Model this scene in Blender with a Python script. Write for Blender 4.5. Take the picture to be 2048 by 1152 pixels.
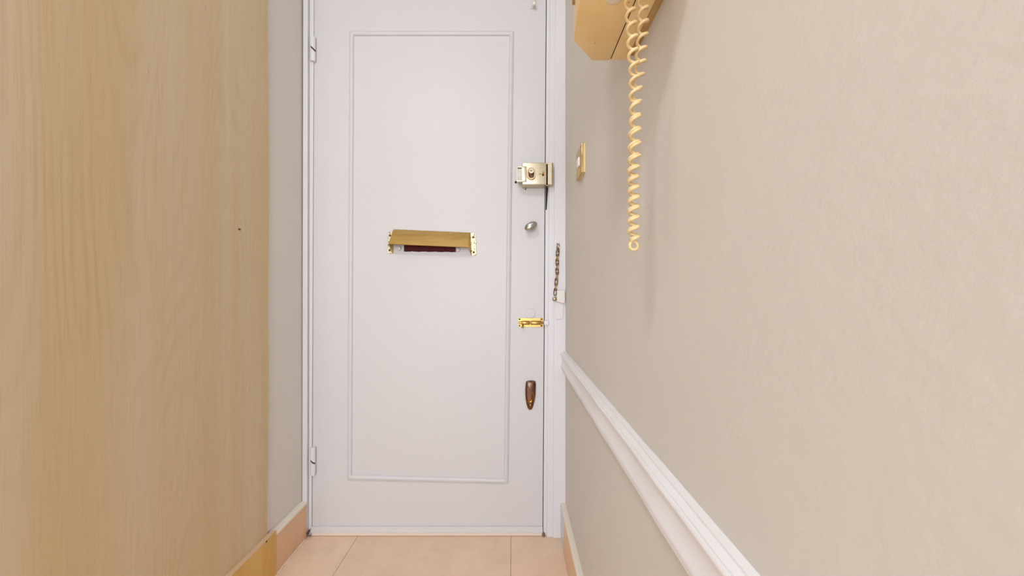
import bpy, bmesh, math, random
from mathutils import Vector, Matrix
random.seed(4)
for o in list(bpy.data.objects): bpy.data.objects.remove(o)
SC = bpy.context.scene
COL = SC.collection

# ------------------------------------------------------------------ camera
F = 670.0                 # focal length in pixels of the 2048 px wide frame
CH = 0.885                # camera height
D = 1.213                 # distance of the door face
VX, VY = 1026.0, 581.0    # vanishing point of the hallway
cam = bpy.data.cameras.new('camera')
cam.sensor_width = 36.0
cam.lens = 36.0 * F / 2048.0
cam.shift_x = -(VX - 1024.0) / 2048.0
cam.shift_y = (VY - 576.0) / 2048.0
cam.clip_start = 0.02
camo = bpy.data.objects.new('camera', cam)
camo.location = (0, 0, CH)
camo.rotation_euler = (math.pi / 2, 0, 0)
COL.objects.link(camo)
SC.camera = camo

# ------------------------------------------------------------------ world, lights, exposure
w = bpy.data.worlds.new('world'); SC.world = w
w.use_nodes = True
w.node_tree.nodes['Background'].inputs[0].default_value = (0.75, 0.85, 1.0, 1)
w.node_tree.nodes['Background'].inputs[1].default_value = 0.3

def area(name, loc, rot, sx, sy, power, col):
    l = bpy.data.lights.new(name, 'AREA'); l.shape = 'RECTANGLE'
    l.size = sx; l.size_y = sy; l.energy = power; l.color = col
    o = bpy.data.objects.new(name, l); o.location = loc; o.rotation_euler = rot
    COL.objects.link(o); return o
# daylight through the two windows of the room behind the camera
area('window_daylight_back', (-0.50, -2.62, 1.05), (math.radians(90), 0, 0), 1.3, 1.7, 62, (0.83, 0.915, 1.0))
area("window_daylight_side", (-2.98, -0.75, 1.40), (math.radians(90), 0, math.radians(-90)), 1.7, 1.5, 4, (0.83, 0.915, 1.0))
LAMP = 60.0              # radiance of the ceiling lamp's diffuser
SC.view_settings.view_transform = 'Standard'
SC.view_settings.look = 'None'
SC.view_settings.exposure = 0.09
SC.view_settings.gamma = 1.0
SC.view_settings.use_curve_mapping = False

# ------------------------------------------------------------------ helpers
def px(x, y, Y=D):
    return Vector(((x - VX) * Y / F, Y, CH - (y - VY) * Y / F))
def pX(x, Y=D): return (x - VX) * Y / F
def pZ(y, Y=D): return CH - (y - VY) * Y / F

def srgb(r, g, b):
    f = lambda c: (c / 255 / 12.92) if c / 255 <= 0.04045 else ((c / 255 + 0.055) / 1.055) ** 2.4
    return (f(r), f(g), f(b), 1.0)

class NT:
    def __init__(s, name):
        s.m = bpy.data.materials.new(name); s.m.use_nodes = True
        s.t = s.m.node_tree; s.n = s.t.nodes; s.b = s.n['Principled BSDF']
    def new(s, t, **kw):
        n = s.n.new(t)
        for k, v in kw.items():
            if k.startswith('i_'): n.inputs[k[2:].replace('_', ' ')].default_value = v
            else: setattr(n, k, v)
        return n
    def link(s, a, b): s.t.links.new(a, b)
    def coord(s, scale=(1, 1, 1), loc=(0, 0, 0)):
        g = s.new('ShaderNodeNewGeometry')
        mp = s.new('ShaderNodeMapping'); mp.inputs['Scale'].default_value = scale; mp.inputs['Location'].default_value = loc
        s.link(g.outputs['Position'], mp.inputs['Vector']); return mp.outputs[0]
    def noise(s, vec, scale, detail=4, rough=0.55, dist=0.0):
        n = s.new('ShaderNodeTexNoise'); n.inputs['Scale'].default_value = scale
        n.inputs['Detail'].default_value = detail; n.inputs['Roughness'].default_value = rough
        n.inputs['Distortion'].default_value = dist
        s.link(vec, n.inputs['Vector']); return n.outputs['Fac']
    def ramp(s, fac, stops):
        r = s.new('ShaderNodeValToRGB'); e = r.color_ramp.elements
        while len(e) < len(stops): e.new(0.5)
        for el, (p, c) in zip(e, stops): el.position = p; el.color = c
        s.link(fac, r.inputs[0]); return r.outputs[0]
    def math(s, op, a, b=None):
        n = s.new('ShaderNodeMath', operation=op)
        for i, v in enumerate((a, b)):
            if v is None: continue
            if isinstance(v, (int, float)): n.inputs[i].default_value = v
            else: s.link(v, n.inputs[i])
        return n.outputs[0]
    def mix(s, fac, a, b, mode='MIX'):
        n = s.new('ShaderNodeMix', data_type='RGBA', blend_type=mode)
        for sock, v in ((n.inputs[0], fac), (n.inputs[6], a), (n.inputs[7], b)):
            if isinstance(v, (int, float, tuple)): sock.default_value = v
            else: s.link(v, sock)
        return n.outputs[2]
    def bump(s, h, strength, dist):
        n = s.new('ShaderNodeBump'); n.inputs['Strength'].default_value = strength; n.inputs['Distance'].default_value = dist
        s.link(h, n.inputs['Height']); s.link(n.outputs[0], s.b.inputs['Normal'])
    def set(s, **kw):
        for k, v in kw.items():
            s.b.inputs[k.replace('_', ' ')].default_value = v
        return s
    def base(s, c):
        if isinstance(c, tuple): s.b.inputs['Base Color'].default_value = c
        else: s.link(c, s.b.inputs['Base Color'])

def paint(name, c, rough=0.5, var=0.03, bscale=120, bstr=0.05, bdist=0.001, streak=None, coat=0.0):
    t = NT(name); v = t.coord()
    n = t.noise(v, 3.0, 3)
    dark = tuple(x * (1 - var) for x in c[:3]) + (1,); lite = tuple(min(1, x * (1 + var)) for x in c[:3]) + (1,)
    t.base(t.ramp(n, [(0.3, dark), (0.7, lite)]))
    vv = t.coord(streak) if streak else v
    t.bump(t.noise(vv, bscale, 3), bstr, bdist)
    t.set(Roughness=rough)
    if coat: t.set(Coat_Weight=coat, Coat_Roughness=0.25)
    return t.m

def metal(name, c, rough, var=0.12, streak=(1, 1, 1), dirt=None, scale=60):
    t = NT(name); v = t.coord(streak)
    n = t.noise(v, scale, 4, 0.6)
    dark = tuple(x * (1 - var) for x in c[:3]) + (1,); lite = tuple(min(1, x * (1 + var)) for x in c[:3]) + (1,)
    col = t.ramp(n, [(0.3, dark), (0.7, lite)])
    if dirt:
        d = t.noise(t.coord(), dirt[1], 5, 0.65)
        col = t.mix(t.ramp(d, [(dirt[2], (0, 0, 0, 1)), (dirt[2] + 0.06, (1, 1, 1, 1))]), col, dirt[0])
    t.base(col); t.set(Metallic=1.0, Roughness=rough)
    t.bump(n, 0.04, 0.0005)
    return t.m

M = {}
M['door'] = paint('door_gloss_paint', srgb(205, 201, 202), 0.46, 0.01, 40, 0.10, 0.0015, (1, 1, 0.25))
M['trim'] = paint('trim_gloss_paint', srgb(216, 212, 214), 0.35, 0.01, 60, 0.10, 0.001, (1, 1, 0.2))
M['rail'] = paint('rail_gloss_paint', srgb(235, 231, 231), 0.33, 0.01, 30, 0.10, 0.002, (1, 0.35, 1))
def wall_mat(name, c, scuffs):
    t = NT(name); v = t.coord()
    n = t.noise(v, 2.2, 4)
    dark = tuple(x * 0.972 for x in c[:3]) + (1,); lite = tuple(min(1, x * 1.02) for x in c[:3]) + (1,)
    col = t.ramp(n, [(0.3, dark), (0.7, lite)])
    if scuffs:      # long faint hairline scuffs in the paint
        m = t.coord((1, 5.5, 16)); mp = t.new('ShaderNodeMapping')
        mp.inputs['Rotation'].default_value = (math.radians(32), 0, 0); t.link(t.coord(), mp.inputs[0])
        m2 = t.new('ShaderNodeMapping'); m2.inputs['Scale'].default_value = (1, 3.0, 60); t.link(mp.outputs[0], m2.inputs[0])
        s = t.noise(m2.outputs[0], 1.6, 2, 0.5)
        col = t.mix(t.ramp(s, [(0.70, (0, 0, 0, 1)), (0.76, (0.16, 0.16, 0.16, 1))]), col, tuple(x * 0.8 for x in c[:3]) + (1,))
    t.base(col)
    a = t.noise(v, 210, 3, 0.6); b = t.noise(v, 60, 2, 0.5)
    t.bump(t.math('ADD', t.math('MULTIPLY', a, 0.5), b), 0.24, 0.0016)
    t.set(Roughness=0.62)
    return t.m
M['wall'] = wall_mat('wall_beige_paint', srgb(213, 205, 195), True)
M['wall_plain'] = wall_mat('wall_cream_paint', srgb(223, 217, 208), False)
M['ceiling'] = paint('ceiling_white_paint', srgb(240, 238, 234), 0.8)

def wood_mat(name, pale, mid, dark, off=(0, 0, 0), amt=1.0):
    t = NT(name)
    # contours of a stretched noise field draw the cathedral figure; fine streaks on top
    base = t.noise(t.coord((1.0, 6.5, 1.0), off), 1.0, 1.2, 0.35, 0.2)
    ring = t.math('SINE', t.math('MULTIPLY', base, 130.0))
    ring = t.math('MULTIPLY', t.math('ADD', ring, 1.0), 0.5)
    ring = t.math('POWER', ring, 2.2)
    patch = t.noise(t.coord((1, 3.0, 1.0), (3, 1, 2)), 1.3, 2)
    mask = t.ramp(patch, [(0.42, (0.12, 0.12, 0.12, 1)), (0.66, (1, 1, 1, 1))])
    ringm = t.math('MULTIPLY', t.math('MULTIPLY', ring, mask), t.ramp(t.noise(t.coord((1, 26, 2.2), (7, 3, 5)), 1.0, 3, 0.6), [(0.34, (0.1, 0.1, 0.1, 1)), (0.62, (1, 1, 1, 1))]))
    broad = t.noise(t.coord((1, 14, 0.35)), 1.0, 3, 0.5)
    fine = t.noise(t.coord((1, 420, 9)), 1.0, 3, 0.6)
    col = t.ramp(broad, [(0.30, mid), (0.66, pale)])
    col = t.mix(t.math('MULTIPLY', ringm, 0.30 * amt), col, dark)
    col = t.mix(t.math('MULTIPLY', t.ramp(fine, [(0.5, (0, 0, 0, 1)), (0.72, (1, 1, 1, 1))]), 0.20 * amt), col, dark)
    fleck = t.noise(t.coord((1, 70, 22)), 1.0, 1, 0.5)
    col = t.mix(t.math('MULTIPLY', t.ramp(fleck, [(0.79, (0, 0, 0, 1)), (0.84, (1, 1, 1, 1))]), 0.35 * amt), col, dark)
    t.base(col); t.bump(fine, 0.04, 0.0006); t.set(Roughness=0.48)
    return t.m
M['wood'] = wood_mat('maple_veneer', srgb(214, 194, 162), srgb(208, 181, 137), srgb(178, 140, 94))
M['board'] = wood_mat('kick_board_veneer', srgb(224, 182, 108), srgb(214, 166, 86), srgb(178, 128, 60), (4, 2, 1), 0.7)
M['board_edge'] = paint('raw_board_edge', srgb(212, 180, 146), 0.6)

def tile_mat(name, c):
    t = NT(name); v = t.coord()
    a = t.noise(v, 9, 5, 0.6, 0.4); b = t.noise(v, 160, 2)
    col = t.ramp(a, [(0.32, tuple(x * 0.93 for x in c[:3]) + (1,)), (0.68, tuple(min(1, x * 1.05) for x in c[:3]) + (1,))])
    col = t.mix(t.ramp(b, [(0.68, (0, 0, 0, 1)), (0.78, (0.25, 0.25, 0.25, 1))]), col, tuple(x * 0.8 for x in c[:3]) + (1,))
    t.base(col); t.set(Roughness=0.33); t.bump(a, 0.03, 0.001)
    return t.m
M['tile'] = tile_mat('floor_tile', srgb(232, 202, 176))
M['skirt'] = tile_mat('skirting_tile', srgb(228, 186, 148))
M['grout'] = paint('grout', srgb(170, 140, 112), 0.9)
M['cap'] = paint('skirting_cap_paint', srgb(230, 220, 204), 0.45)
M['sealant'] = paint('sealant', srgb(225, 205, 190), 0.5)
M['brass'] = metal('polished_brass', srgb(190, 154, 90), 0.33, 0.14)
M['latch'] = metal('lacquered_latch', srgb(206, 194, 168), 0.42, 0.05, dirt=(srgb(150, 118, 70), 40, 0.72))
M['latch_under'] = M['latch']
M['hood'] = metal('brushed_hood_brass', srgb(204, 172, 108), 0.40, 0.14, (12, 12, 260), dirt=(srgb(150, 120, 60), 120, 0.68), scale=1.0)
M['flange'] = metal('pitted_flange_brass', srgb(204, 190, 156), 0.46, 0.10, dirt=(srgb(74, 52, 28), 190, 0.525))
M['chain'] = metal('tarnished_chain', srgb(160, 128, 84), 0.38, 0.3, dirt=(srgb(74, 46, 30), 180, 0.58))
M['chrome'] = metal('worn_chrome', srgb(190, 188, 184), 0.14, 0.10)
M['flaky'] = (lambda t: (t.base(t.mix(t.ramp(t.noise(t.coord(), 330, 3, .6), [(0.50, (0, 0, 0, 1)), (0.56, (1, 1, 1, 1))]), srgb(208, 202, 192), srgb(92, 70, 50))), t.set(Roughness=0.5), t.m)[-1])(NT('flaking_paint'))
M['holder'] = paint('holder_plastic', srgb(220, 214, 206), 0.4)
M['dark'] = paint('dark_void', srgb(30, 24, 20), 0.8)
M['screw'] = paint('screw_rust', srgb(70, 48, 28), 0.6)
M['maroon'] = paint('maroon_flap', srgb(72, 14, 10), 0.55, 0.15, 60, 0.3, 0.002, (1, 1, 3))
M['maroon'].node_tree.nodes['Principled BSDF'].inputs['Specular IOR Level'].default_value = 0.15
M['bronze'] = (lambda t: (t.base(t.ramp(t.noise(t.coord((1, 1, .35)), 130, 4, .6), [(0.32, srgb(52, 24, 8)), (0.55, srgb(100, 54, 16)), (0.74, srgb(146, 92, 34))])), t.set(Metallic=0.3, Roughness=0.22, Coat_Weight=0.6, Coat_Roughness=0.08), t.m)[-1])(NT('glazed_bronze'))
M['bronze_disc'] = metal('rubbed_bronze', srgb(196, 142, 62), 0.3, 0.2)
M['chip'] = paint('bare_chipped_wood', srgb(128, 102, 82), 0.9, 0.3, 300, 0.5, 0.003)
M['rust'] = paint('hinge_rust', srgb(88, 52, 30), 0.8, 0.3)
def plastic(name, c, c2, rough):
    t = NT(name); n = t.noise(t.coord(), 14, 3, 0.6)
    t.base(t.ramp(n, [(0.38, c2), (0.62, c)])); t.set(Roughness=rough); return t.m
M['phone'] = plastic('yellowed_phone_plastic', srgb(244, 212, 152), srgb(240, 204, 138), 0.36)
M['phone_back'] = plastic('phone_back_plastic', srgb(196, 158, 96), srgb(176, 138, 78), 0.55)
M['cord'] = plastic('cream_cord', srgb(226, 198, 146), srgb(220, 188, 132), 0.38)
M['rocker'] = plastic('white_rocker', srgb(232, 230, 226), srgb(232, 230, 226), 0.3)
M['glare'] = plastic('pale_glare', srgb(240, 224, 196), srgb(236, 216, 184), 0.2)  # pale tone for the painted highlight under the phone
M['switch_box'] = plastic('switch_box_plastic', srgb(222, 200, 146), srgb(216, 190, 132), 0.45)
M['lamp'] = M['ceiling']

def NB(): return bmesh.new()
def add_box(bm, a, b, bev=0.0, seg=2):
    a, b = Vector(a), Vector(b)
    r = bmesh.ops.create_cube(bm, size=1.0)
    vs = r['verts']
    c = (a + b) / 2; s = b - a
    for v in vs: v.co = Vector((v.co.x * abs(s.x), v.co.y * abs(s.y), v.co.z * abs(s.z))) + c
    if bev > 0:
        es = list({e for v in vs for e in v.link_edges})
        bmesh.ops.bevel(bm, geom=es, offset=bev, segments=seg, profile=0.5, affect='EDGES')
    return bm
def add_prism(bm, pts, vec, bev=0.0, seg=2):
    """polygon of points swept by a vector"""
    vec = Vector(vec)
    lo = [bm.verts.new(Vector(p)) for p in pts]; hi = [bm.verts.new(Vector(p) + vec) for p in pts]
    fs = [bm.faces.new(lo), bm.faces.new(hi[::-1])]
    n = len(pts)
    for i in range(n): fs.append(bm.faces.new((lo[i], hi[i], hi[(i + 1) % n], lo[(i + 1) % n])))
    bmesh.ops.recalc_face_normals(bm, faces=fs)
    if bev > 0:
        es = list({e for f in fs for e in f.edges})
        bmesh.ops.bevel(bm, geom=es, offset=bev, segments=seg, profile=0.5, affect='EDGES')
    return bm
def add_hexa(bm, lo, hi, bev=0.0):
    """box from two quads"""
    a = [bm.verts.new(Vector(p)) for p in lo]; b = [bm.verts.new(Vector(p)) for p in hi]
    fs = [bm.faces.new(a), bm.faces.new(b[::-1])]
    for i in range(4): fs.append(bm.faces.new((a[i], b[i], b[(i + 1) % 4], a[(i + 1) % 4])))
    bmesh.ops.recalc_face_normals(bm, faces=fs)
    if bev > 0:
        es = list({e for f in fs for e in f.edges})
        bmesh.ops.bevel(bm, geom=es, offset=bev, segments=2, profile=0.5, affect='EDGES')
    return bm
def frame_of(d):
    d = Vector(d).normalized()
    u = d.cross(Vector((0, 0, 1)));
    if u.length < 1e-4: u = d.cross(Vector((1, 0, 0)))
    u.normalize(); return u, d.cross(u).normalized(), d
def add_lathe(bm, o, d, prof, n=24, sx=1.0, sy=1.0, u=None):
    """profile [(r, h)] turned round the axis d from o; sx, sy squash the section"""
    if u is None: u, v, d = frame_of(d)
    else:
        d = Vector(d).normalized(); u = Vector(u).normalized(); v = d.cross(u)
    o = Vector(o); rings = []
    for r, h in prof:
        if r < 1e-6: rings.append([bm.verts.new(o + d * h)])
        else: rings.append([bm.verts.new(o + d * h + u * (r * sx * math.cos(2 * math.pi * k / n)) + v * (r * sy * math.sin(2 * math.pi * k / n))) for k in range(n)])
    fs = []
    for A, B in zip(rings, rings[1:]):
        for k in range(n):
            k2 = (k + 1) % n
            if len(A) == 1 and len(B) == 1: continue
            if len(A) == 1: fs.append(bm.faces.new((A[0], B[k], B[k2])))
            elif len(B) == 1: fs.append(bm.faces.new((A[k], B[0], A[k2])))
            else: fs.append(bm.faces.new((A[k], B[k], B[k2], A[k2])))
    for R, fl in ((rings[0], 1), (rings[-1], 0)):
        if len(R) > 2: fs.append(bm.faces.new(R[::-1] if fl else R))
    bmesh.ops.recalc_face_normals(bm, faces=fs)
    return bm
def add_tube(bm, pts, r, n=8, closed=False):
    pts = [Vector(p) for p in pts]; N = len(pts); rings = []
    prev = None
    for i in range(N):
        a = pts[(i - 1) % N] if closed or i > 0 else pts[i]
        b = pts[(i + 1) % N] if closed or i < N - 1 else pts[i]
        t = (b - a).normalized()
        if prev is None: u, v, _ = frame_of(t)
        else:
            u = (prev - t * prev.dot(t)).normalized(); v = t.cross(u)
        prev = u
        rings.append([bm.verts.new(pts[i] + u * r * math.cos(2 * math.pi * k / n) + v * r * math.sin(2 * math.pi * k / n)) for k in range(n)])
    fs = []
    rng = range(N) if closed else range(N - 1)
    for i in rng:
        A, B = rings[i], rings[(i + 1) % N]
        if closed and i == N - 1:       # match the twist of the seam
            best = min(range(n), key=lambda s: (A[0].co - B[s].co).length); B = B[best:] + B[:best]
        for k in range(n): fs.append(bm.faces.new((A[k], B[k], B[(k + 1) % n], A[(k + 1) % n])))
    if not closed: fs += [bm.faces.new(rings[0][::-1]), bm.faces.new(rings[-1])]
    bmesh.ops.recalc_face_normals(bm, faces=fs)
    return bm

def obj(name, bm, mat, parent=None, smooth=None, label=None):
    me = bpy.data.meshes.new(name)
    bm.to_mesh(me); bm.free()
    n = len(me.vertices)
    lo = Vector((min(v.co[i] for v in me.vertices) for i in range(3)))
    hi = Vector((max(v.co[i] for v in me.vertices) for i in range(3)))
    c = Vector(((lo.x + hi.x) / 2, (lo.y + hi.y) / 2, lo.z))
    me.transform(Matrix.Translation(-c))
    me.materials.append(M[mat] if isinstance(mat, str) else mat)
    o = bpy.data.objects.new(name, me); COL.objects.link(o)
    o.location = c
    if parent is not None:
        o.parent = parent
        wl = Vector((0, 0, 0)); p = parent
        while p is not None: wl += p.location; p = p.parent
        o.location = c - wl
    if smooth:
        for p in me.polygons: p.use_smooth = True
        me.set_sharp_from_angle(angle=math.radians(smooth))
    if label: o['label'] = label
    return o
def empty(name, loc, label, cat, group=None):
    o = bpy.data.objects.new(name, None); COL.objects.link(o); o.location = loc
    o.empty_display_size = 0.05
    o['label'] = label; o['category'] = cat
    if group: o['group'] = group
    return o
def sub(name, loc, parent, label=None):     # an Empty part under a thing
    o = bpy.data.objects.new(name, None); COL.objects.link(o); o.empty_display_size = 0.02
    wl = Vector((0, 0, 0)); p = parent
    while p is not None: wl += p.location; p = p.parent
    o.parent = parent; o.location = Vector(loc) - wl
    if label: o['label'] = label
    return o
def struct(o, label, cat):
    o['kind'] = 'structure'; o['label'] = label; o['category'] = cat; return o

# ------------------------------------------------------------------ room shell
XL, XR = -0.757, 0.187          # painted faces of the left and right walls
YB, XF, YN = -2.7, -3.1, 0.40   # room behind the camera; the entrance recess starts at YN
ZC = 2.42
YE = D + 0.10                   # back of the end wall

floor = struct(obj('floor', add_box(NB(), (XF, YB, -0.06), (XR + 0.1, YE, -0.0025)), 'grout'), 'pale beige tiled hallway floor with thin joints', 'floor')
xs = [-0.738 - 0.02, -0.559, -0.007, 0.181]
xs_left = [-0.559 - 0.552 * k for k in range(1, 6)]
rows = [D - 0.003 - 0.6 * k for k in range(0, 8)]
tile_cache = {}
def tile(x0, x1, y0, y1):
    g = 0.0006
    k = (round(x1 - x0, 4), round(y1 - y0, 4))
    if k not in tile_cache:
        bm = add_box(NB(), (-(x1 - x0) / 2 + g, -(y1 - y0) / 2 + g, -0.008), ((x1 - x0) / 2 - g, (y1 - y0) / 2 - g, 0.0))
        top = [e for e in bm.edges if all(v.co.z > -1e-5 for v in e.verts)]
        bmesh.ops.bevel(bm, geom=top, offset=0.0006, segments=1, affect='EDGES')
        me = bpy.data.meshes.new('tile'); bm.to_mesh(me); bm.free(); me.materials.append(M['tile']); tile_cache[k] = me
    o = bpy.data.objects.new('tile', tile_cache[k]); COL.objects.link(o)
    o.parent = floor; o.location = Vector(((x0 + x1) / 2, (y0 + y1) / 2, 0)) - floor.location
for y1, y0 in zip(rows, rows[1:]):
    y0 = max(y0, YB)
    if y1 - y0 < 0.02: continue
    for x0, x1 in zip(xs, xs[1:]): tile(x0, x1, y0, y1)
    if y1 < YN + 0.3:
        xx = [xs[0]] + xs_left[1:]
        for xa, xb in zip(xx[1:], xx): tile(max(xa, XF), xb, y0, min(y1, YN))
tile(xs[0], xs[1], rows[0], D + 0.05); tile(xs[1], xs[2], rows[0], D + 0.05); tile(xs[2], xs[3], rows[0], D + 0.05)

struct(obj('ceiling', add_box(NB(), (XF - 0.1, YB - 0.1, ZC), (XR + 0.1, YE, ZC + 0.08)), 'ceiling'), 'plain white hallway ceiling above the door', 'ceiling')
struct(obj('wall_right', add_box(NB(), (XR, YB - 0.1, -0.06), (XR + 0.1, YE, ZC)), 'wall'), 'beige painted wall with the white dado rail right of the door', 'wall')
struct(obj('wall_left', add_box(NB(), (XF, YN, -0.06), (XL, YE, ZC)), 'wall_plain'), 'narrow strip of cream painted wall between wood panel and door frame', 'wall')
# end wall above the door frame
DTOP = pZ(-32)
struct(obj('wall_end', add_box(NB(), (XL, D + 0.002, DTOP + 0.03), (XR, YE, ZC)), 'wall_plain'), 'cream painted wall above the front door', 'wall')
# walls of the room behind the camera, with a window in each
def wall_with_hole(name, axis, c0, c1, a0, a1, h0, h1, z0, z1, label):
    bm = NB()
    def bx(p0, p1, q0, q1):
        if axis == 'y': add_box(bm, (p0, c0, q0), (p1, c1, q1))
        else: add_box(bm, (c0, p0, q0), (c1, p1, q1))
    bx(a0, h0, -0.06, ZC); bx(h1, a1, -0.06, ZC); bx(h0, h1, -0.06, z0); bx(h0, h1, z1, ZC)
    return struct(obj(name, bm, 'wall_plain'), label, 'wall')
wall_with_hole('wall_back', 'y', YB - 0.1, YB, XF - 0.1, XR, -1.17, 0.17, 0.18, 1.92, 'cream wall behind the viewer with a window')
wall_with_hole('wall_far_left', 'x', XF - 0.1, XF, YB, YN, -1.62, 0.12, 0.63, 2.17, 'cream wall of the room left of the entrance recess')
def window(n, axis, c, a0, a1, z0, z1, label):
    bm = NB()
    def bx(p0, p1, q0, q1):
        if axis == 'y': add_box(bm, (p0, c - 0.03, q0), (p1, c + 0.03, q1), 0.003)
        else: add_box(bm, (c - 0.03, p0, q0), (c + 0.03, p1, q1), 0.003)
    t = 0.05
    bx(a0, a0 + t, z0, z1); bx(a1 - t, a1, z0, z1); bx(a0, a1, z0, z0 + t); bx(a0, a1, z1 - t, z1)
    bx((a0 + a1) / 2 - t / 2, (a0 + a1) / 2 + t / 2, z0, z1)
    struct(obj('window_%d' % n, bm, 'trim'), label, 'window')
window(1, 'y', YB - 0.05, -1.17, 0.17, 0.18, 1.92, 'white window frame behind the viewer')
window(2, 'x', XF - 0.05, -1.62, 0.12, 0.63, 2.17, 'white window frame in the side room')

# ceiling lamp of the hall, behind the camera
L = empty('ceiling_lamp', (-0.52, -0.60, ZC - 0.09), 'round white flush ceiling lamp in the hall', 'lamp')
obj('lamp_base', add_lathe(NB(), (-0.52, -0.60, ZC + 0.001), (0, 0, -1), [(.17, 0), (.17, .02), (.16, .03), (0, .03)], 40), 'trim', L, 40)
t = NT('lamp_diffuser'); t.base((.9, .9, .88, 1)); t.set(Emission_Color=(0.88, 0.94, 1.0, 1), Emission_Strength=LAMP)
obj('lamp_diffuser', add_lathe(NB(), (-0.52, -0.60, ZC - .028), (0, 0, -1), [(.155, 0), (.152, .02), (.135, .04), (.09, .055), (.04, .06), (0, .061)], 40), t.m, L, 60)

# ------------------------------------------------------------------ baseboards
YB1 = 0.738 * F / (VX - 553.0)      # where the kick board of the wood panel ends
bl = struct(obj('baseboard_left', add_box(NB(), (XL - 0.002, YB1 + .0006, 0), (-0.7385, D - 0.013, 0.121), 0.001), 'skirt'),
            'beige tile skirting with cream cap left of the door', 'baseboard')
def cap_profile(x0, x1, z0, z1, y0, y1, sgn):
    pts = [(x0, y0, z0), (x1, y0, z0)]
    for k in range(5):
        a = k / 4 * math.pi / 2
        pts.append((x1 + (x0 - x1) * (1 - math.cos(a)) * 0.85, y0, z0 + (z1 - z0) * (0.35 + 0.65 * math.sin(a))))
    pts.append((x0, y0, z1))
    return add_prism(NB(), pts, (0, y1 - y0, 0))
obj('cap_bead', cap_profile(XL, -0.7375, 0.121, 0.1305, YB1 + .0006, D - 0.013, 1), 'cap', bl, 40, 'cream painted bead along the top')
obj('sealant_bead', add_tube(NB(), [(-0.7370 + 0.0015 * math.sin(k * 1.7), YB1 + .004 + (D - 0.03 - YB1) * k / 14, 0.001) for k in range(15)], 0.0032, 8), 'sealant', bl, 60, 'pale sealant line at the floor')

br = struct(obj('baseboard_right', add_box(NB(), (0.1698, YB, 0), (XR + 0.002, 1.128, 0.122), 0.001), 'skirt'),
            'beige tile skirting with cream cap under the dado rail', 'baseboard')
obj('painted_end', add_box(NB(), (0.1698, 1.128, 0), (XR + 0.002, D - 0.0155, 0.122), 0.001), 'trim', br, None, 'white painted end beside the door frame')
obj('cap_bead', cap_profile(XR, 0.1704, 0.122, 0.1275, YB, D - 0.0155, -1), 'cap', br, 40, 'cream painted bead along the top')

# ------------------------------------------------------------------ dado rail
prof = [(0, .2155), (.0080, .2168), (.0080, .2198), (.0094, .2200), (.0152, .2222), (.0154, .2244), (.0172, .2246), (.0182, .2265), (.0184, .2285), (.0174, .2308), (.0142, .2318),
        (.0140, .2340), (.0128, .2400), (.0124, .2480), (.0130, .2560), (.0146, .2630), (.0160, .2670), (.0164, .2700), (.0158, .2730), (.0112, .2738),
        (.0108, .2765), (.0122, .2790), (.0122, .2830), (.0092, .2850), (.0085, .2895), (.0060, .2912), (0, .2920)]
bm = NB(); nseg = 320; rings = []
for i in range(nseg + 1):
    y = YB + (D - 0.016 - YB) * i / nseg
    wob = 0.0006 * math.sin(y * 21) + 0.0005 * math.sin(y * 47 + 1)      # hand-painted waviness
    rings.append([bm.verts.new((XR - p - (wob if p > 0.002 else 0), y, CH - h + wob * 0.6)) for p, h in prof])
for A, B in zip(rings, rings[1:]):
    for k in range(len(prof) - 1): bm.faces.new((A[k], A[k + 1], B[k + 1], B[k]))
bm.faces.new(rings[0]); bm.faces.new(rings[-1][::-1])
bmesh.ops.recalc_face_normals(bm, faces=bm.faces[:])
struct(obj('trim_1', bm, 'rail', None, 22), 'white gloss moulded dado rail running along the right wall', 'dado rail')

# ------------------------------------------------------------------ door frame
def strip(xt0, xt1, xb0, xb1, yf, yb, bev=0.0015, top=-60):
    """upright of a frame: pixel columns at the top (y=0) and bottom (y=1076) of its front face, front and back depth"""
    def col(x0, x1):
        zt, zb = pZ(top, yf), 0.0
        def X(z):
            y = VY + (CH - z) * F / yf; t = y / 1076.0
            return ((x0 + (x1 - x0) * t) - VX) * yf / F
        return (X(zb), zb), (X(zt), zt)
    (lb, zb), (lt, zt) = col(xt0, xb0); (rb, _), (rt, _) = col(xt1, xb1)
    q = [(lb, zb), (rb, zb), (rt, zt), (lt, zt)]
    return add_hexa(NB(), [(x, yf, z) for x, z in q], [(x, yb, z) for x, z in q], bev)
HEADZ = pZ(-38)
fr = struct(obj('trim_2', strip(1110.5, 1133, 1106, 1133, D - 0.016, D + 0.06), 'trim'), 'white painted wooden frame around the front door', 'door frame')
obj('frame_bead', strip(1100.0, 1112, 1093.5, 1107, D - 0.011, D + 0.06), 'trim', fr)
obj('frame_rebate', strip(1093.5, 1101, 1086.6, 1094.5, D - 0.003, D + 0.06), 'trim', fr)
obj('door_stop', add_box(NB(), (pX(1080), D + 0.046, 0), (pX(1110), D + 0.075, DTOP + 0.03)), 'trim', fr)
obj('frame_upright', strip(606, 615.5, 604, 613.5, D - 0.013, D + 0.06), 'trim', fr)
obj('frame_bead', strip(614, 622.5, 612, 619, D - 0.001, D + 0.06), 'trim', fr)
obj('frame_rebate', strip(620, 627.2, 617, 622.6, D - 0.004, D + 0.06), 'trim', fr)
obj('door_stop', add_box(NB(), (pX(606), D + 0.046, 0), (pX(640), D + 0.075, DTOP + 0.03)), 'trim', fr)
obj('frame_head', add_box(NB(), (XL, D - 0.013, DTOP + 0.004), (XR, D + 0.06, DTOP + 0.075), 0.002), 'trim', fr)
obj('threshold', add_box(NB(), (pX(606), D + 0.042, -0.002), (pX(1110), D + 0.09, 0.012)), 'board_edge', fr)
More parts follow.
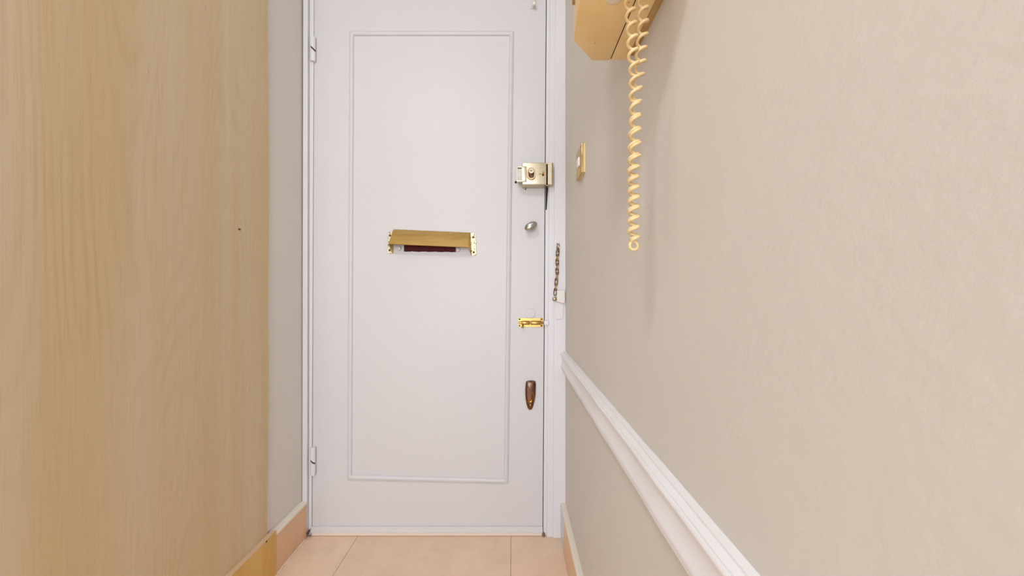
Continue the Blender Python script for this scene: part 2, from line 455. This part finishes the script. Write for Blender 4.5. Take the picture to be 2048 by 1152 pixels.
obj('chipped_wood', add_lathe(NB(), (pX(1086.5), D - 0.006, 0.002), (0.2, -0.2, 1), [(0.0055, 0), (0.0065, 0.003), (0.004, 0.006), (0.005, 0.009), (0, 0.012)], 7), 'chip', fr, None, 'chipped bare wood at the foot of the frame')
for gx, gy, gr in ((619.5, 1060, .004), (622.0, 1055, .0035), (617.5, 1065, .003), (623.5, 1064, .003)):
    obj('grime_crumb', add_lathe(NB(), (pX(gx), D - .012, max(.001, pZ(gy + 3))), (.2, -.3, 1), [(gr, 0), (gr * 1.1, gr * .8), (gr * .6, gr * 1.8), (0, gr * 2.4)], 7), 'rust' if gr != .003 else 'chip', fr, None, 'dark grime in the bottom corner of the frame')
# keepers on the frame
k = sub('latch_keeper', px(1101, 371, D - 0.02), fr, 'pale gold keeper box of the night latch')
yk = D - 0.040
obj('keeper_body', add_prism(NB(), [(pX(1095.5, yk), yk, 0), (pX(1104, yk), yk, 0), (pX(1107, yk), yk + .006, 0), (pX(1107, yk), D - .011, 0), (pX(1096, D), D - .011, 0)], (0, 0, 0.0775), 0.001), 'latch', k).location.z += 0
for o in k.children: o.location.z = pZ(369, yk) - (k.location.z + fr.location.z)
obj('keeper_gap_shade', add_box(NB(), (pX(1092.6, D - .03), D - .034, pZ(372)), (pX(1096.6, D - .03), D - .004, pZ(329, D - .03))), 'dark', k, None, 'dark block as the shade in the gap between latch and keeper')  # solid dark block painted as the shade inside the keeper opening
obj('chipped_gap_shade', add_prism(NB(), [px(1091.4, 376), px(1096, 376), px(1095, 392), px(1093.2, 420), px(1091.0, 420)], (0, .012, 0)), 'dark', fr, None, 'dark strip as the shade in the gap at the chipped edge under the keeper').location.y += -.0045  # dark strip stands in for the shaded door gap at the chipped edge
obj('bolt_keeper', add_box(NB(), (pX(1087.5), D - 0.014, pZ(650)), (pX(1098), D - 0.001, pZ(640)), 0.003), 'trim', fr, 50, 'painted-over bolt keeper')

# ------------------------------------------------------------------ door
def door_quad():
    def e(x0, x1, z): y = VY + (CH - z) * F / D; return (x0 + (x1 - x0) * y / 1066.0 - VX) * D / F
    zb, zt = 0.006, DTOP
    return [(e(628.6, 624.4, zb), zb), (e(1092.0, 1085.2, zb), zb), (e(1092.0, 1085.2, zt), zt), (e(628.6, 624.4, zt), zt)]
q = door_quad()
door = struct(obj('door_1', add_hexa(NB(), [(x, D, z) for x, z in q], [(x, D + 0.044, z) for x, z in q], 0.0012), 'door'),
              'white gloss front door with one long moulded panel and brass fittings', 'door')
# applied mouldings, mitred
O = [(699, 63), (1028, 63), (1017, 967), (695, 960)]; I = [(708.5, 72.5), (1018.5, 72.5), (1007.5, 956.5), (704.5, 949)]
mp = [(0.0, 0.0), (0.06, 0.0045), (0.3, 0.0075), (0.55, 0.0088), (0.8, 0.0070), (0.95, 0.0035), (1.0, 0.0)]
for a in range(4):
    b = (a + 1) % 4; bm = NB()
    def ring(i): return [bm.verts.new(px(O[i][0] + (I[i][0] - O[i][0]) * t, O[i][1] + (I[i][1] - O[i][1]) * t) + Vector((0, 0.0005 - h, 0))) for t, h in mp]
    A, B = ring(a), ring(b)
    for j in range(len(mp) - 1): bm.faces.new((A[j], A[j + 1], B[j + 1], B[j]))
    bm.faces.new((A[0], B[0], B[-1], A[-1])); bm.faces.new(A); bm.faces.new(B)
    bmesh.ops.recalc_face_normals(bm, faces=bm.faces[:])
    obj('panel_moulding', bm, 'door', door, 40)
# weather strip along the foot
obj('weather_strip', add_prism(NB(), [(q[0][0], D, .034), (q[0][0], D - .006, .032), (q[0][0], D - .009, .014), (q[0][0], D, .012)], (q[1][0] - q[0][0], 0, 0), 0.001), 'door', door, None, 'white strip screwed along the foot of the door')
obj('draught_brush', add_box(NB(), (q[0][0] + .002, D - 0.006, 0.0015), (q[1][0] - .002, D + 0.002, 0.0145)), 'sealant', door, None, 'cream brush under the strip')
for sx in (666, 850, 1030): obj('screw', add_lathe(NB(), (pX(sx), D - 0.007, .0245), (0, -1, 0), [(0.0025, 0), (0.0022, 0.001), (0, 0.0012)], 10), 'trim', door, 40)

# hinges (painted rising butts, the knuckle split on a slope)
def hinge(y0, y1, ys, lab):
    cx, r = pX(626, D - .006), 0.0095
    h = sub('hinge', (cx, D - .006, pZ(y1)), door, lab)
    zt, zb, zs = pZ(y0, D - .006), pZ(y1, D - .006), pZ(ys, D - .006)
    def half(z_flat, sign, slope):
        bm = NB(); n = 20; fl, sp, tip = [], [], None
        for kk in range(n):
            a = 2 * math.pi * kk / n; x, y = r * math.cos(a), r * math.sin(a) * 0.8
            fl.append(bm.verts.new((cx + x * 0.92, D - .006 + y * 0.92, z_flat)))
            sp.append(bm.verts.new((cx + x, D - .006 + y, zs + sign * 0.0035 - x * slope)))
        md = [bm.verts.new((v.co.x + (s.co.x - v.co.x), s.co.y, z_flat - sign * 0.004)) for v, s in zip(fl, sp)]
        fs = [bm.faces.new(fl), bm.faces.new(sp)]
        for A, B in ((fl, md), (md, sp)):
            for kk in range(n): fs.append(bm.faces.new((A[kk], A[(kk + 1) % n], B[(kk + 1) % n], B[kk])))
        bmesh.ops.recalc_face_normals(bm, faces=fs); return bm
    obj('knuckle', half(zt, 1, 0.9), 'trim', h, 40)
    obj('knuckle', half(zb, -1, 0.9), 'trim', h, 40)
    obj('pin', add_lathe(NB(), (cx, D - .006, zs - .014), (0, 0, 1), [(0.0072, 0), (0.0072, 0.028)], 14), 'rust', h, 40, 'rusty pin showing in the split')
hinge(74, 123, 98, 'painted upper hinge of the door')
hinge(894, 950, 922, 'painted lower hinge of the door')

# letter box hood
H = sub('letter_box_hood', px(862, 505), door, 'brushed brass hood over the letter slot')
pj = 0.042; yf = D - pj
TL, TR = px(788, 458.5, D - .002), px(939.5, 465, D - .002)
BL, BR = px(777, 488, yf), px(936, 494.5, yf)
def slab(pts, vec, bev=0.0): return add_prism(NB(), pts, vec, bev)
nrm = (TR - TL).cross(BL - TL).normalized()
if nrm.y > 0: nrm = -nrm
mid1, mid2 = TL.lerp(BL, .5) + nrm * .002, TR.lerp(BR, .5) + nrm * .002
bm = NB(); th = -nrm * .0016
ringA = [TL, TL + (BL - TL) * .10 + nrm * .003, mid1 + nrm * .001, BL, BL + Vector((0, .0045, .001))]
ringB = [TR, TR + (BR - TR) * .10 + nrm * .003, mid2 + nrm * .001, BR, BR + Vector((0, .0045, .001))]
va = [bm.verts.new(p) for p in ringA]; vb = [bm.verts.new(p) for p in ringB]
va2 = [bm.verts.new(p + th) for p in ringA]; vb2 = [bm.verts.new(p + th) for p in ringB]
for j in range(4):
    bm.faces.new((va[j], va[j + 1], vb[j + 1], vb[j])); bm.faces.new((va2[j], vb2[j], vb2[j + 1], va2[j + 1]))
    bm.faces.new((va[j], va2[j], va2[j + 1], va[j + 1])); bm.faces.new((vb[j], vb[j + 1], vb2[j + 1], vb2[j]))
bm.faces.new((va[0], vb[0], vb2[0], va2[0])); bm.faces.new((va[4], va2[4], vb2[4], vb[4]))
bmesh.ops.recalc_face_normals(bm, faces=bm.faces[:])
obj('hood_plate', bm, 'hood', H, 30)
# side cheeks
obj('cheek', slab([TL, BL + Vector((0, 0, -.001)), px(785, 507, D - .002)], (0.0016, 0, 0)), 'hood', H)
obj('cheek', slab([TR, BR + Vector((0, 0, -.001)), px(942.5, 511, D - .002)], (0.0016, 0, 0)), 'hood', H)
# flanges screwed to the door
f1 = obj('flange', slab([px(785, 462), px(777, 465), px(775, 505), px(778.5, 507), px(785, 508)], (0, -.0022, 0), .0006), 'flange', H, None, 'pitted pale brass flange')
f2 = obj('flange', slab([px(941, 466), px(949, 466.5), px(952, 471), px(952.5, 511), px(942.5, 511)], (0, -.0022, 0), .0006), 'flange', H, None, 'pitted pale brass flange')
for fl, pts in ((f1, ((780, 471), (779.5, 500.5))), (f2, ((946.5, 474.5), (947.5, 504.5)))):
    for (x, y) in pts: obj('screw', add_lathe(NB(), px(x, y, D - .0022), (0, -1, 0), [(0.0042, 0), (0.0038, 0.0008), (0, 0.001)], 12), 'screw', fl if False else H, 40)
# slot with the maroon flap
bm = NB()
n = 26
for i in range(n):
    pass
lo = [(808.5 + (911.5 - 808.5) * i / n, 503 + 0.35 * math.sin(i * 1.1) + 0.3 * math.sin(i * 2.7) + 1.2 * i / n) for i in range(n + 1)]
top_ = [px(911.5, 476), px(808.5, 474)]
obj('letter_flap', slab([px(x, y) for x, y in lo] + top_, (0, -.0030, 0)), 'maroon', door, None, 'dark red inner flap of the letter slot')
for x, y in ((798.5, 497), (916.3, 499.5)):
    obj('bolt_head', add_lathe(NB(), px(x, y, D), (0, -1, 0), [(0.0080, 0), (0.0080, 0.005), (0.0068, 0.0075), (0.0035, 0.0085), (0, 0.0088)], 18), 'door', door, 40, 'white painted bolt head beside the letter slot')

# night latch
ft = D - 0.045
N = sub('night_latch', px(1069, 377), door, 'pale gold night latch with oval cylinder rose')
x0, x1, z0, z1 = pX(1044.5, ft), pX(1093, ft), pZ(369, ft), pZ(325, ft)
obj('case', add_box(NB(), (x0, ft, z0), (x1, D + .001, z1), 0.0022, 3), 'latch', N, 40)
# sliding handle: frame with an open middle
hy = ft - 0.004
hx0, hx1, hz0, hz1 = pX(1033.5, hy), pX(1053, hy), pZ(363, hy), pZ(332.5, hy)
bm = NB()
t1 = 0.0036
add_box(bm, (hx0, hy, hz0), (hx0 + .0035, hy + .022, hz1), .0008)
add_box(bm, (hx0 + .0018, hy, hz1 - t1), (hx1, hy + .016, hz1), .0008)
add_box(bm, (hx0 + .0018, hy, hz0), (hx1, hy + .016, hz0 + t1), .0008)
add_box(bm, (pX(1043.5, hy), hy, hz0 + .001), (hx1, hy + .014, hz1 - .001), .001)
obj('slide_handle', bm, 'latch', N, 40)
obj('handle_back', add_box(NB(), (hx0 + .003, hy + .010, hz0 + .003), (pX(1044.5, hy), hy + .013, hz1 - .006), .0005), 'chrome', N, None, 'bright inner face of the slide')
# oval rose (stadium) round the cylinder
def stadium(cx, cz, hw, hh, y, n=12):
    p = []
    for i in range(n + 1):
        a = math.pi * i / n; p.append((cx + hw * math.cos(a), y, cz + (hh - hw) + hw * math.sin(a)))
    for i in range(n + 1):
        a = math.pi + math.pi * i / n; p.append((cx + hw * math.cos(a), y, cz - (hh - hw) + hw * math.sin(a)))
    return p
cx, cz = pX(1062.4, ft), pZ(347.3, ft)
def ovring(outer, inner, y0, y1):
    bm = NB(); A = stadium(cx, cz, outer[0], outer[1], y0); C = stadium(cx, cz, inner[0], inner[1], y0); e = .0008
    R = [[bm.verts.new(p) for p in L] for L in (A, stadium(cx, cz, outer[0] - e, outer[1] - e, y1), C, stadium(cx, cz, inner[0] + e, inner[1] + e, y1))]; n = len(A)
    for P, Q in ((0, 1), (1, 3), (3, 2)):
        for i in range(n): bm.faces.new((R[P][i], R[P][(i + 1) % n], R[Q][(i + 1) % n], R[Q][i]))
    for i in range(n): bm.faces.new((R[2][i], R[2][(i + 1) % n], R[0][(i + 1) % n], R[0][i]))
    bmesh.ops.recalc_face_normals(bm, faces=bm.faces[:]); return bm
obj('cylinder_rose', ovring((.0140, .0218), (.0096, .0174), ft + .001, ft - .0065), 'latch', N, 50)
obj('rose_shadow_rim', add_prism(NB(), stadium(cx, cz, .0152, .0232, ft + .001), (0, -.0016, 0)), 'bronze_disc', N)
obj('rose_recess', add_prism(NB(), stadium(cx, cz, .0110, .0188, ft + .001), (0, -.0024, 0)), 'bronze', N)
obj('cylinder', add_lathe(NB(), (cx, ft, pZ(343.5, ft)), (0, -1, 0), [(0.0098, 0), (0.0098, 0.009), (0.0085, 0.0105), (0.0064, 0.0105), (0.0060, 0.0088), (0, 0.0088)], 24), 'latch', N, 40)
obj('key_slot', add_box(NB(), (cx - .0042, ft - .0094, pZ(343.2, ft) - .0012), (cx + .0036, ft - .0086, pZ(343.2, ft) + .0012)), 'screw', N)
obj('snib_button', add_lathe(NB(), (pX(1086, ft), ft, pZ(346, ft)), (0, -1, 0), [(0.0045, 0), (0.004, 0.003), (0, 0.0034)], 14), 'bronze_disc', N, 40)
obj('snib_button', add_lathe(NB(), (pX(1086, ft), ft, pZ(349.6, ft)), (0, -1, 0), [(0.0043, 0), (0.0036, 0.002), (0, 0.0024)], 14), 'rust', N, 40)
obj('snib_mark', add_box(NB(), (pX(1079, ft), ft - .0004, pZ(348.6, ft)), (pX(1081.4, ft), ft + .001, pZ(347.4, ft))), 'screw', N)
obj('latch_tongue', add_box(NB(), (pX(1092.5, ft), ft + .006, pZ(371, ft)), (pX(1097, ft), ft + .02, pZ(368.4, ft))), 'chrome', N)
obj('plugged_hole', add_lathe(NB(), px(1031.5, 364.5, D), (0, -1, 0), [(0.0042, 0), (0.0042, 0.0008), (0, 0.0008)], 14), 'dark', door, 40, 'small dark screw hole by the latch')
obj('case_screw', add_lathe(NB(), px(1051, 378.5, D), (0, -1, 0), [(0.0026, 0), (0.002, 0.002), (0, 0.0024)], 10), 'rust', N, 40)

# oval turn knob
Kb = sub('turn_knob', px(1062, 460), door, 'oval worn chrome turn knob')
u = Vector((math.cos(math.radians(27)), 0, math.sin(math.radians(27))))
obj('knob_head', add_lathe(NB(), px(1061.8, 452.2, D - .030), (0, -1, 0), [(0, -.009), (.010, -.0075), (.0158, -.003), (.0172, 0), (.0160, .004), (.0125, .0075), (.007, .0098), (0, .0106)], 28, 1.42, 0.86, u), 'chrome', Kb, 60)
obj('knob_stem', add_lathe(NB(), px(1061.8, 454.0, D), (0, -1, 0), [(.010, 0), (.010, .0025), (.0055, .005), (.0052, .024)], 18), 'brass', Kb, 50)

# painted disc and brass barrel bolt
obj('cover_disc', add_lathe(NB(), px(1060.5, 626.5), (0, -1, 0), [(0.0185, 0), (0.0185, 0.002), (0.0172, 0.0032), (0, 0.0036)], 32), 'door', door, 40, 'white painted round cover over an old hole')
B = sub('barrel_bolt', px(1060, 655), door, 'polished brass barrel bolt')
obj('back_plate', add_box(NB(), (pX(1036), D - .0018, pZ(654)), (pX(1086), D + .0003, pZ(636)), .0005), 'brass', B)
zc = pZ(645.3)
obj('bolt_rod', add_lathe(NB(), (pX(1036.5), D - .0095, zc), (1, 0, 0), [(0, 0), (.0042, .001), (.0046, .003), (.0046, .088), (.0035, .0905), (0, .0905)], 18), 'brass', B, 40)
for a, b in ((1043, 1059), (1061.5, 1082)):
    bm = add_lathe(NB(), (pX(a), D - .0085, zc), (1, 0, 0), [(.0066, 0), (.0074, .0012), (.0074, (b - a) * D / F - .0012), (.0066, (b - a) * D / F)], 20)
    add_box(bm, (pX(a), D - .009, zc - .0072), (pX(b), D - .001, zc + .0072))
    obj('barrel_sleeve', bm, 'brass', B, 40)
obj('bolt_knob', add_lathe(NB(), (pX(1045), D - .012, zc - .004), (0, -.5, -1), [(.0026, 0), (.0026, .007), (.0042, .009), (.0046, .012), (.003, .0145), (0, .015)], 14), 'brass', B, 50)
for x in (1039, 1083):
    for y in (638.5, 651.5): obj('screw', add_lathe(NB(), px(x, y, D - .0016), (0, -1, 0), [(.0034, 0), (.003, .001), (0, .0012)], 10), 'screw', B, 40)

# bronze escutcheon with key cover
E = sub('key_escutcheon', px(1060.5, 821), door, 'glossy brown bronze escutcheon with keyhole')
outl = [(1054, 762), (1057, 761.3), (1062, 761), (1068, 761.3), (1071, 763), (1072, 768), (1071.8, 778), (1071.4, 790), (1070, 800), (1067.5, 810), (1065, 817), (1062.5, 819.6), (1060, 820), (1057.5, 819.4), (1055, 816), (1052.6, 808), (1051, 799), (1050.2, 789), (1050.2, 778), (1051, 768), (1052, 763.5)]
bm = NB(); c0 = Vector((1061, 788)); R = []
for sc, h in ((1.0, 0.0), (1.0, .003), (0.94, .0062), (0.82, .0090), (0.60, .0108), (0.3, .0115)):
    R.append([bm.verts.new(px(c0.x + (x - c0.x) * sc, c0.y + (y - c0.y) * (sc * .55 + .45 if sc > .5 else sc), D - h)) for x, y in outl])
for A, Bq in zip(R, R[1:]):
    for i in range(len(outl)): bm.faces.new((A[i], A[(i + 1) % len(outl)], Bq[(i + 1) % len(outl)], Bq[i]))
bm.faces.new(R[-1]); bm.faces.new(R[0][::-1]); bmesh.ops.recalc_face_normals(bm, faces=bm.faces[:])
obj('escutcheon_plate', bm, 'bronze', E, 50)
obj('keyhole_disc', add_lathe(NB(), px(1060.4, 801, D - .0102), (0, -1, 0), [(.0068, 0), (.0068, .0022), (.0056, .0034), (.0044, .0028), (0, .0028)], 20), 'bronze_disc', E, 40)
obj('disc_tail', add_lathe(NB(), px(1060.8, 810, D - .0080), (0, -1, 0), [(.0055, 0), (.0050, .002), (.003, .0034), (0, .0038)], 16, .8, 1.25, (1, 0, 0)), 'bronze_disc', E, 40)
obj('keyhole', add_box(NB(), px(1059.7, 803.2, D - .0140), px(1061.3, 798.8, D - .0126)), 'dark', E)
obj('old_screw_head', add_lathe(NB(), px(1061, 820.5), (0, -1, 0), [(.0055, 0), (.0045, .002), (0, .0026)], 14), 'door', E, 40)

# painted bolt at the top of the door
T = sub('painted_bolt', px(1068, 20), door, 'white painted-over bolt at the top of the door')
obj('bolt_plate', add_box(NB(), (pX(1061), D - .0022, pZ(18)), (pX(1074), D + .0003, DTOP - .006), .0006), 'door', T)
obj('bolt_rod', add_lathe(NB(), (pX(1067.5), D - .008, pZ(14)), (0, 0, 1), [(0, 0), (.0035, .001), (.0042, .003), (.0042, .07)], 14), 'door', T, 40)
obj('bolt_knob', add_lathe(NB(), (pX(1067.5), D - .008, pZ(15)), (0, -1, -.25), [(.004, 0), (.0036, .006), (.0062, .010), (.0064, .014), (.004, .0165), (0, .017)], 14), 'cap', T, 50)
obj('bolt_strap', add_box(NB(), (pX(1062.5), D - .0135, pZ(-4)), (pX(1072.5), D - .001, pZ(-12)), .003), 'door', T, 40)

# ------------------------------------------------------------------ door chain on the frame
ch = empty('door_chain', px(1113, 604, D - 0.016), 'tarnished door chain hanging on the white frame beside the door', 'door chain')
yc = D - 0.017
obj('anchor_plate', add_box(NB(), (pX(1112.5, yc), yc - .001, pZ(506, yc)), (pX(1119.5, yc), yc + .0022, pZ(486, yc)), .0006), 'flaky', ch, None, 'pitted anchor plate with flaking paint')
obj('anchor_eye', add_lathe(NB(), (pX(1115.5, yc), yc - .001, pZ(497, yc)), (0, -1, 0), [(.0042, 0), (.004, .005), (.0025, .007), (0, .0075)], 14), 'chain', ch, 50)
for (x, y) in ((1115, 489), (1117, 503)): obj('screw', add_lathe(NB(), px(x, y, yc - .001), (0, -1, 0), [(.0022, 0), (0, .0012)], 8), 'screw', ch)
path = [(1115.2, 502), (1115, 511), (1114.4, 520), (1114.6, 529), (1114, 538), (1114.5, 547), (1113, 558.5), (1112, 569), (1111, 579), (1110.0, 588)]
def link(p, q, flat):
    d = (q - p); L = d.length * 0.5 + 0.0042; dd = d.normalized(); c = (p + q) / 2
    side = Vector((1, 0, 0)) if flat else Vector((0.35, -0.94, 0))
    side = (side - dd * side.dot(dd)).normalized()
    wd = .0048; pts = []
    for i in range(20):
        a = 2 * math.pi * i / 20; cs, sn = math.cos(a), math.sin(a)
        pts.append(c + dd * ((L - wd) * (1 if sn > 0 else -1) * min(1, abs(sn) * 3) + wd * sn) + side * wd * cs)
    return add_tube(NB(), pts, .00155, 6, True)
for i, (a, b) in enumerate(zip(path, path[1:])):
    obj('chain_link', link(px(a[0], a[1], yc - .007), px(b[0], b[1], yc - .007), i % 2 == 0), 'chain', ch, 60)
e = px(1109, 597, yc - .007)
obj('chain_end', add_lathe(NB(), e + Vector((0, 0, .009)), (0, 0, -1), [(.0032, 0), (.0032, .004), (.0066, .007), (.0076, .011), (.0066, .015), (.003, .018), (0, .0185)], 18), 'flange', ch, 50, 'round metal bob at the end of the chain')
kp = obj('chain_holder', add_prism(NB(), [px(1111.5, 603), px(1111.5, 581), px(1126.5, 580), px(1127.5, 600), px(1125.5, 606)], (0, -.0145, 0), .001), 'holder', ch, None, 'white holder block for the chain end')
kp.location.y = -0.0142 + (D - 0.016 - (D - 0.016)) + 0.006
obj('keeper_plate', add_prism(NB(), [px(1109, 604), px(1125, 605), px(1124.6, 634), px(1122, 638), (px(1119, 636.5)), px(1115, 638), px(1111, 637.5), px(1109, 633)], (0, -.006, 0), .0008), 'trim', ch, None, 'white painted slotted plate').location.y = -0.002

# ------------------------------------------------------------------ light switch on the right wall
xb, xf = XR, 0.1772
sy0, sy1 = 0.864, 0.940
zt0, zb0 = pZ(284.5, sy0), pZ(344.5, sy0)
S = empty('light_switch', (XR, (sy0 + sy1) / 2, zb0), 'brass light switch with white rocker on the beige wall', 'light switch')
obj('mounting_box', add_box(NB(), (xf + .0035, sy0 + .001, zb0 + .001), (xb + .001, sy1 - .001, zt0 - .001), .001), 'switch_box', S)
obj('front_plate', add_box(NB(), (xf, sy0, zb0), (xf + .0035, sy1, zt0), .0015), 'brass', S, 40)
obj('rocker', add_box(NB(), (xf - .004, (sy0 + sy1) / 2 - .012, (zt0 + zb0) / 2 - .012), (xf + .001, (sy0 + sy1) / 2 + .012, (zt0 + zb0) / 2 + .012), .0015), 'rocker', S, 40)
for y in (sy0 + .009, sy1 - .009): obj('screw', add_lathe(NB(), (xf + .0003, y, (zt0 + zb0) / 2), (-1, 0, 0), [(.003, 0), (.0025, .0012), (0, .0015)], 12), 'brass', S, 40)

# ------------------------------------------------------------------ wall phone
hU = 0.357; zU = CH + hU; PY1 = 0.521; PY0 = 0.318; PH = 0.225
P = empty('wall_phone', (XR, (PY0 + PY1) / 2, zU), 'yellowed cream wall phone on the right wall, seen from below', 'telephone')
obj('back_plate', add_box(NB(), (0.1755, PY0 + .012, zU + .004), (XR + .001, PY1 - .004, zU + PH - .01), .002), 'phone_back', P, 40, 'brownish back plate against the wall')
obj('phone_base', add_box(NB(), (0.1516, PY0 + .002, zU + .0004), (0.1757, PY1 - .001, zU + PH - .002), .0014, 2), 'phone', P, 40)
plan = [(0.1508, PY0), (0.1508, PY1), (0.1225, PY1), (0.0868, PY1 - .041), (0.0820, PY1 - .09), (0.0820, PY0 + .09), (0.0868, PY0 + .041), (0.1225, PY0)]
obj('phone_cover', add_prism(NB(), [(x, y, zU) for x, y in plan], (0, 0, PH), .0018, 2), 'phone', P, 35)
obj('seam_shade', add_box(NB(), (.1504, PY0 + .004, zU + .0012), (.1520, PY1 - .003, zU + PH - .004)), 'dark', P, None, 'dark strip as the shade in the seam between cover and base')  # dark backing strip paints the shade of the seam line
for k in range(6):   # sound slots on the cover front
    yy = PY1 - .062 - k * .0045
    obj('sound_slot', add_box(NB(), (0.0812 + .0003 * k * 0, yy - .0009, zU + .035), (0.0850, yy + .0009, zU + .085)), 'phone_back', P)
obj('underside_glare', add_lathe(NB(), (0.124, 0.408, zU + .001), (0, 0, -1), [(.012, 0), (.0115, .0008), (.009, .0020), (.005, .0028), (0, .003)], 24), 'glare', P, 50, 'pale disc painted as a soft highlight under the cover')  # soft whitish glare on the underside, painted as a raised pale disc
obj('screw', add_lathe(NB(), (0.118, .483, zU + .0005), (0, 0, -1), [(.0014, 0), (0, .001)], 8), 'screw', P)
obj('screw', add_lathe(NB(), (0.1435, .415, zU + .0005), (0, 0, -1), [(.0014, 0), (0, .001)], 8), 'screw', P)
# handset resting on the cover front
hyc = 0.374
bm = NB()
prof_h = [(0.0825, .012), (0.0825, .050), (0.068, .062), (0.062, .075), (0.062, .150), (0.068, .163), (0.0825, .175), (0.0825, .213), (0.060, .213), (0.050, .205), (0.044, .185), (0.040, .150), (0.040, .075), (0.044, .040), (0.050, .020), (0.060, .012)]
obj('handset', add_prism(bm, [(x, hyc - .021, zU + z) for x, z in prof_h], (0, .042, 0), .004, 3), 'phone', P, 40, 'cream handset resting upright on the cover')
# coiled cord: down from the cover, loop, back up to the base
yq = 0.39
lc = [(-33, 1257), (0, 1259), (60, 1263.5), (110, 1266), (150, 1269.5), (200, 1269), (250, 1271), (300, 1270.5), (350, 1267), (400, 1268), (450, 1267), (484, 1267)]
rc = [(-33, 1287), (0, 1286.5), (60, 1285.5), (105, 1282), (135, 1279.5), (180, 1273.5), (230, 1270), (280, 1267.5), (350, 1266), (400, 1267), (450, 1266), (484, 1267)]
def interp(tab, y):
    for (a, b), (c, d) in zip(tab, tab[1:]):
        if y <= c:
            t = (y - a) / (c - a); return b + (d - b) * t
    return tab[-1][1]
R0 = 0.0052
def coil(tab, phase, dy, pitch_top, pitch_bot):
    pts = []; y = -33.0; th = phase
    while y < 484:
        c = px(interp(tab, y), y, yq + dy)
        env = min(1.0, (y + 33) / 18.0, (484 - y) / 14.0 + 0.3)
        pts.append(c + Vector((R0 * math.cos(th), -R0 * math.sin(th), 0)) * env)
        p = pitch_top + (pitch_bot - pitch_top) * min(1, max(0, (y - 290) / 50))
        dth = 2 * math.pi / 22; th += dth; y += p / 22
    return pts
A = coil(lc, 0.4, -0.0022, 26.6, 20.0); Bc = coil(rc, 1.25, 0.0022, 26.6, 20.0)
loop = []
c = px(1267.3, 491, yq)
for i in range(15):
    a = math.radians(100 + 340 * i / 14); loop.append(c + Vector((0.0050 * math.cos(a), 0.003 * (i / 7 - 1) * 0.6, 0.0050 * math.sin(a))))
pts = A + loop + Bc[::-1]
pts = [Vector((A[0].x, A[0].y, zU + .003))] + pts + [Vector((Bc[0].x, Bc[0].y, zU + .003))]
cord = obj('coiled_cord', add_tube(NB(), pts, .00185, 8), 'cord', P, 80, 'cream coiled cord hanging in a doubled loop')

# ------------------------------------------------------------------ wood panel on the left wall
W = empty('wood_panel', (XL, 0.70, 0), 'pale maple-grained wood panel covering the left wall', 'wood panel')
yw = 0.755 * F / (VX - 534.5)
bm = NB(); zz = [0.0, .3, .45, .6, .8, 1.0, 1.2, 1.5, 2.0, ZC]
edge = [0.004, .001, -.001, -.003, -.001, -.002, -.004, -.001, .003, .004]
pl = [(XL + .004, YN + .001, z) for z in (0.0, ZC)]
poly = [(XL + .004, YN + .001, 0.0)] + [(XL + .004, yw - e * 1.2, z) for z, e in zip(zz, edge)] + [(XL + .004, YN + .001, ZC)]
obj('panel_sheet', add_prism(bm, poly, (-.006, 0, 0)), 'wood', W)
ybd = 0.752 / 1.0 * 1.0
yb1 = 0.738 * F / (VX - 553.0)
hb = CH - (1060 - VY) * yb1 / F
bd = obj('kick_board', add_box(NB(), (XL + .004, YN + .001, 0), (-.738, yb1, hb - .0008), .0005), 'board', W, None, 'darker golden kick board along the floor')
obj('board_top_edge', add_box(NB(), (XL + .004, YN + .001, hb - .0008), (-.738, yb1, hb)), 'board_edge', bd, None, 'pinkish raw top edge of the board')
obj('screw', add_lathe(NB(), (-.7382, 0.738 * F / (VX - 533), CH - (1083 - VY) * (0.738 / (VX - 533))), (1, 0, 0), [(.0028, 0), (.0024, .0008), (0, .001)], 12), 'dark', bd, None, 'dark screw in the board')
ym = 0.753 * F / (VX - 479)
obj('scratch_chip', add_prism(NB(), [(XL + .0042, ym - .006, CH + (VY - 459) * ym / F), (XL + .0042, ym - .001, CH + (VY - 456.5) * ym / F), (XL + .0042, ym + .005, CH + (VY - 459) * ym / F), (XL + .0042, ym, CH + (VY - 460.5) * ym / F)], (.0006, 0, 0)), 'screw', W, None, 'small dark chip in the veneer')
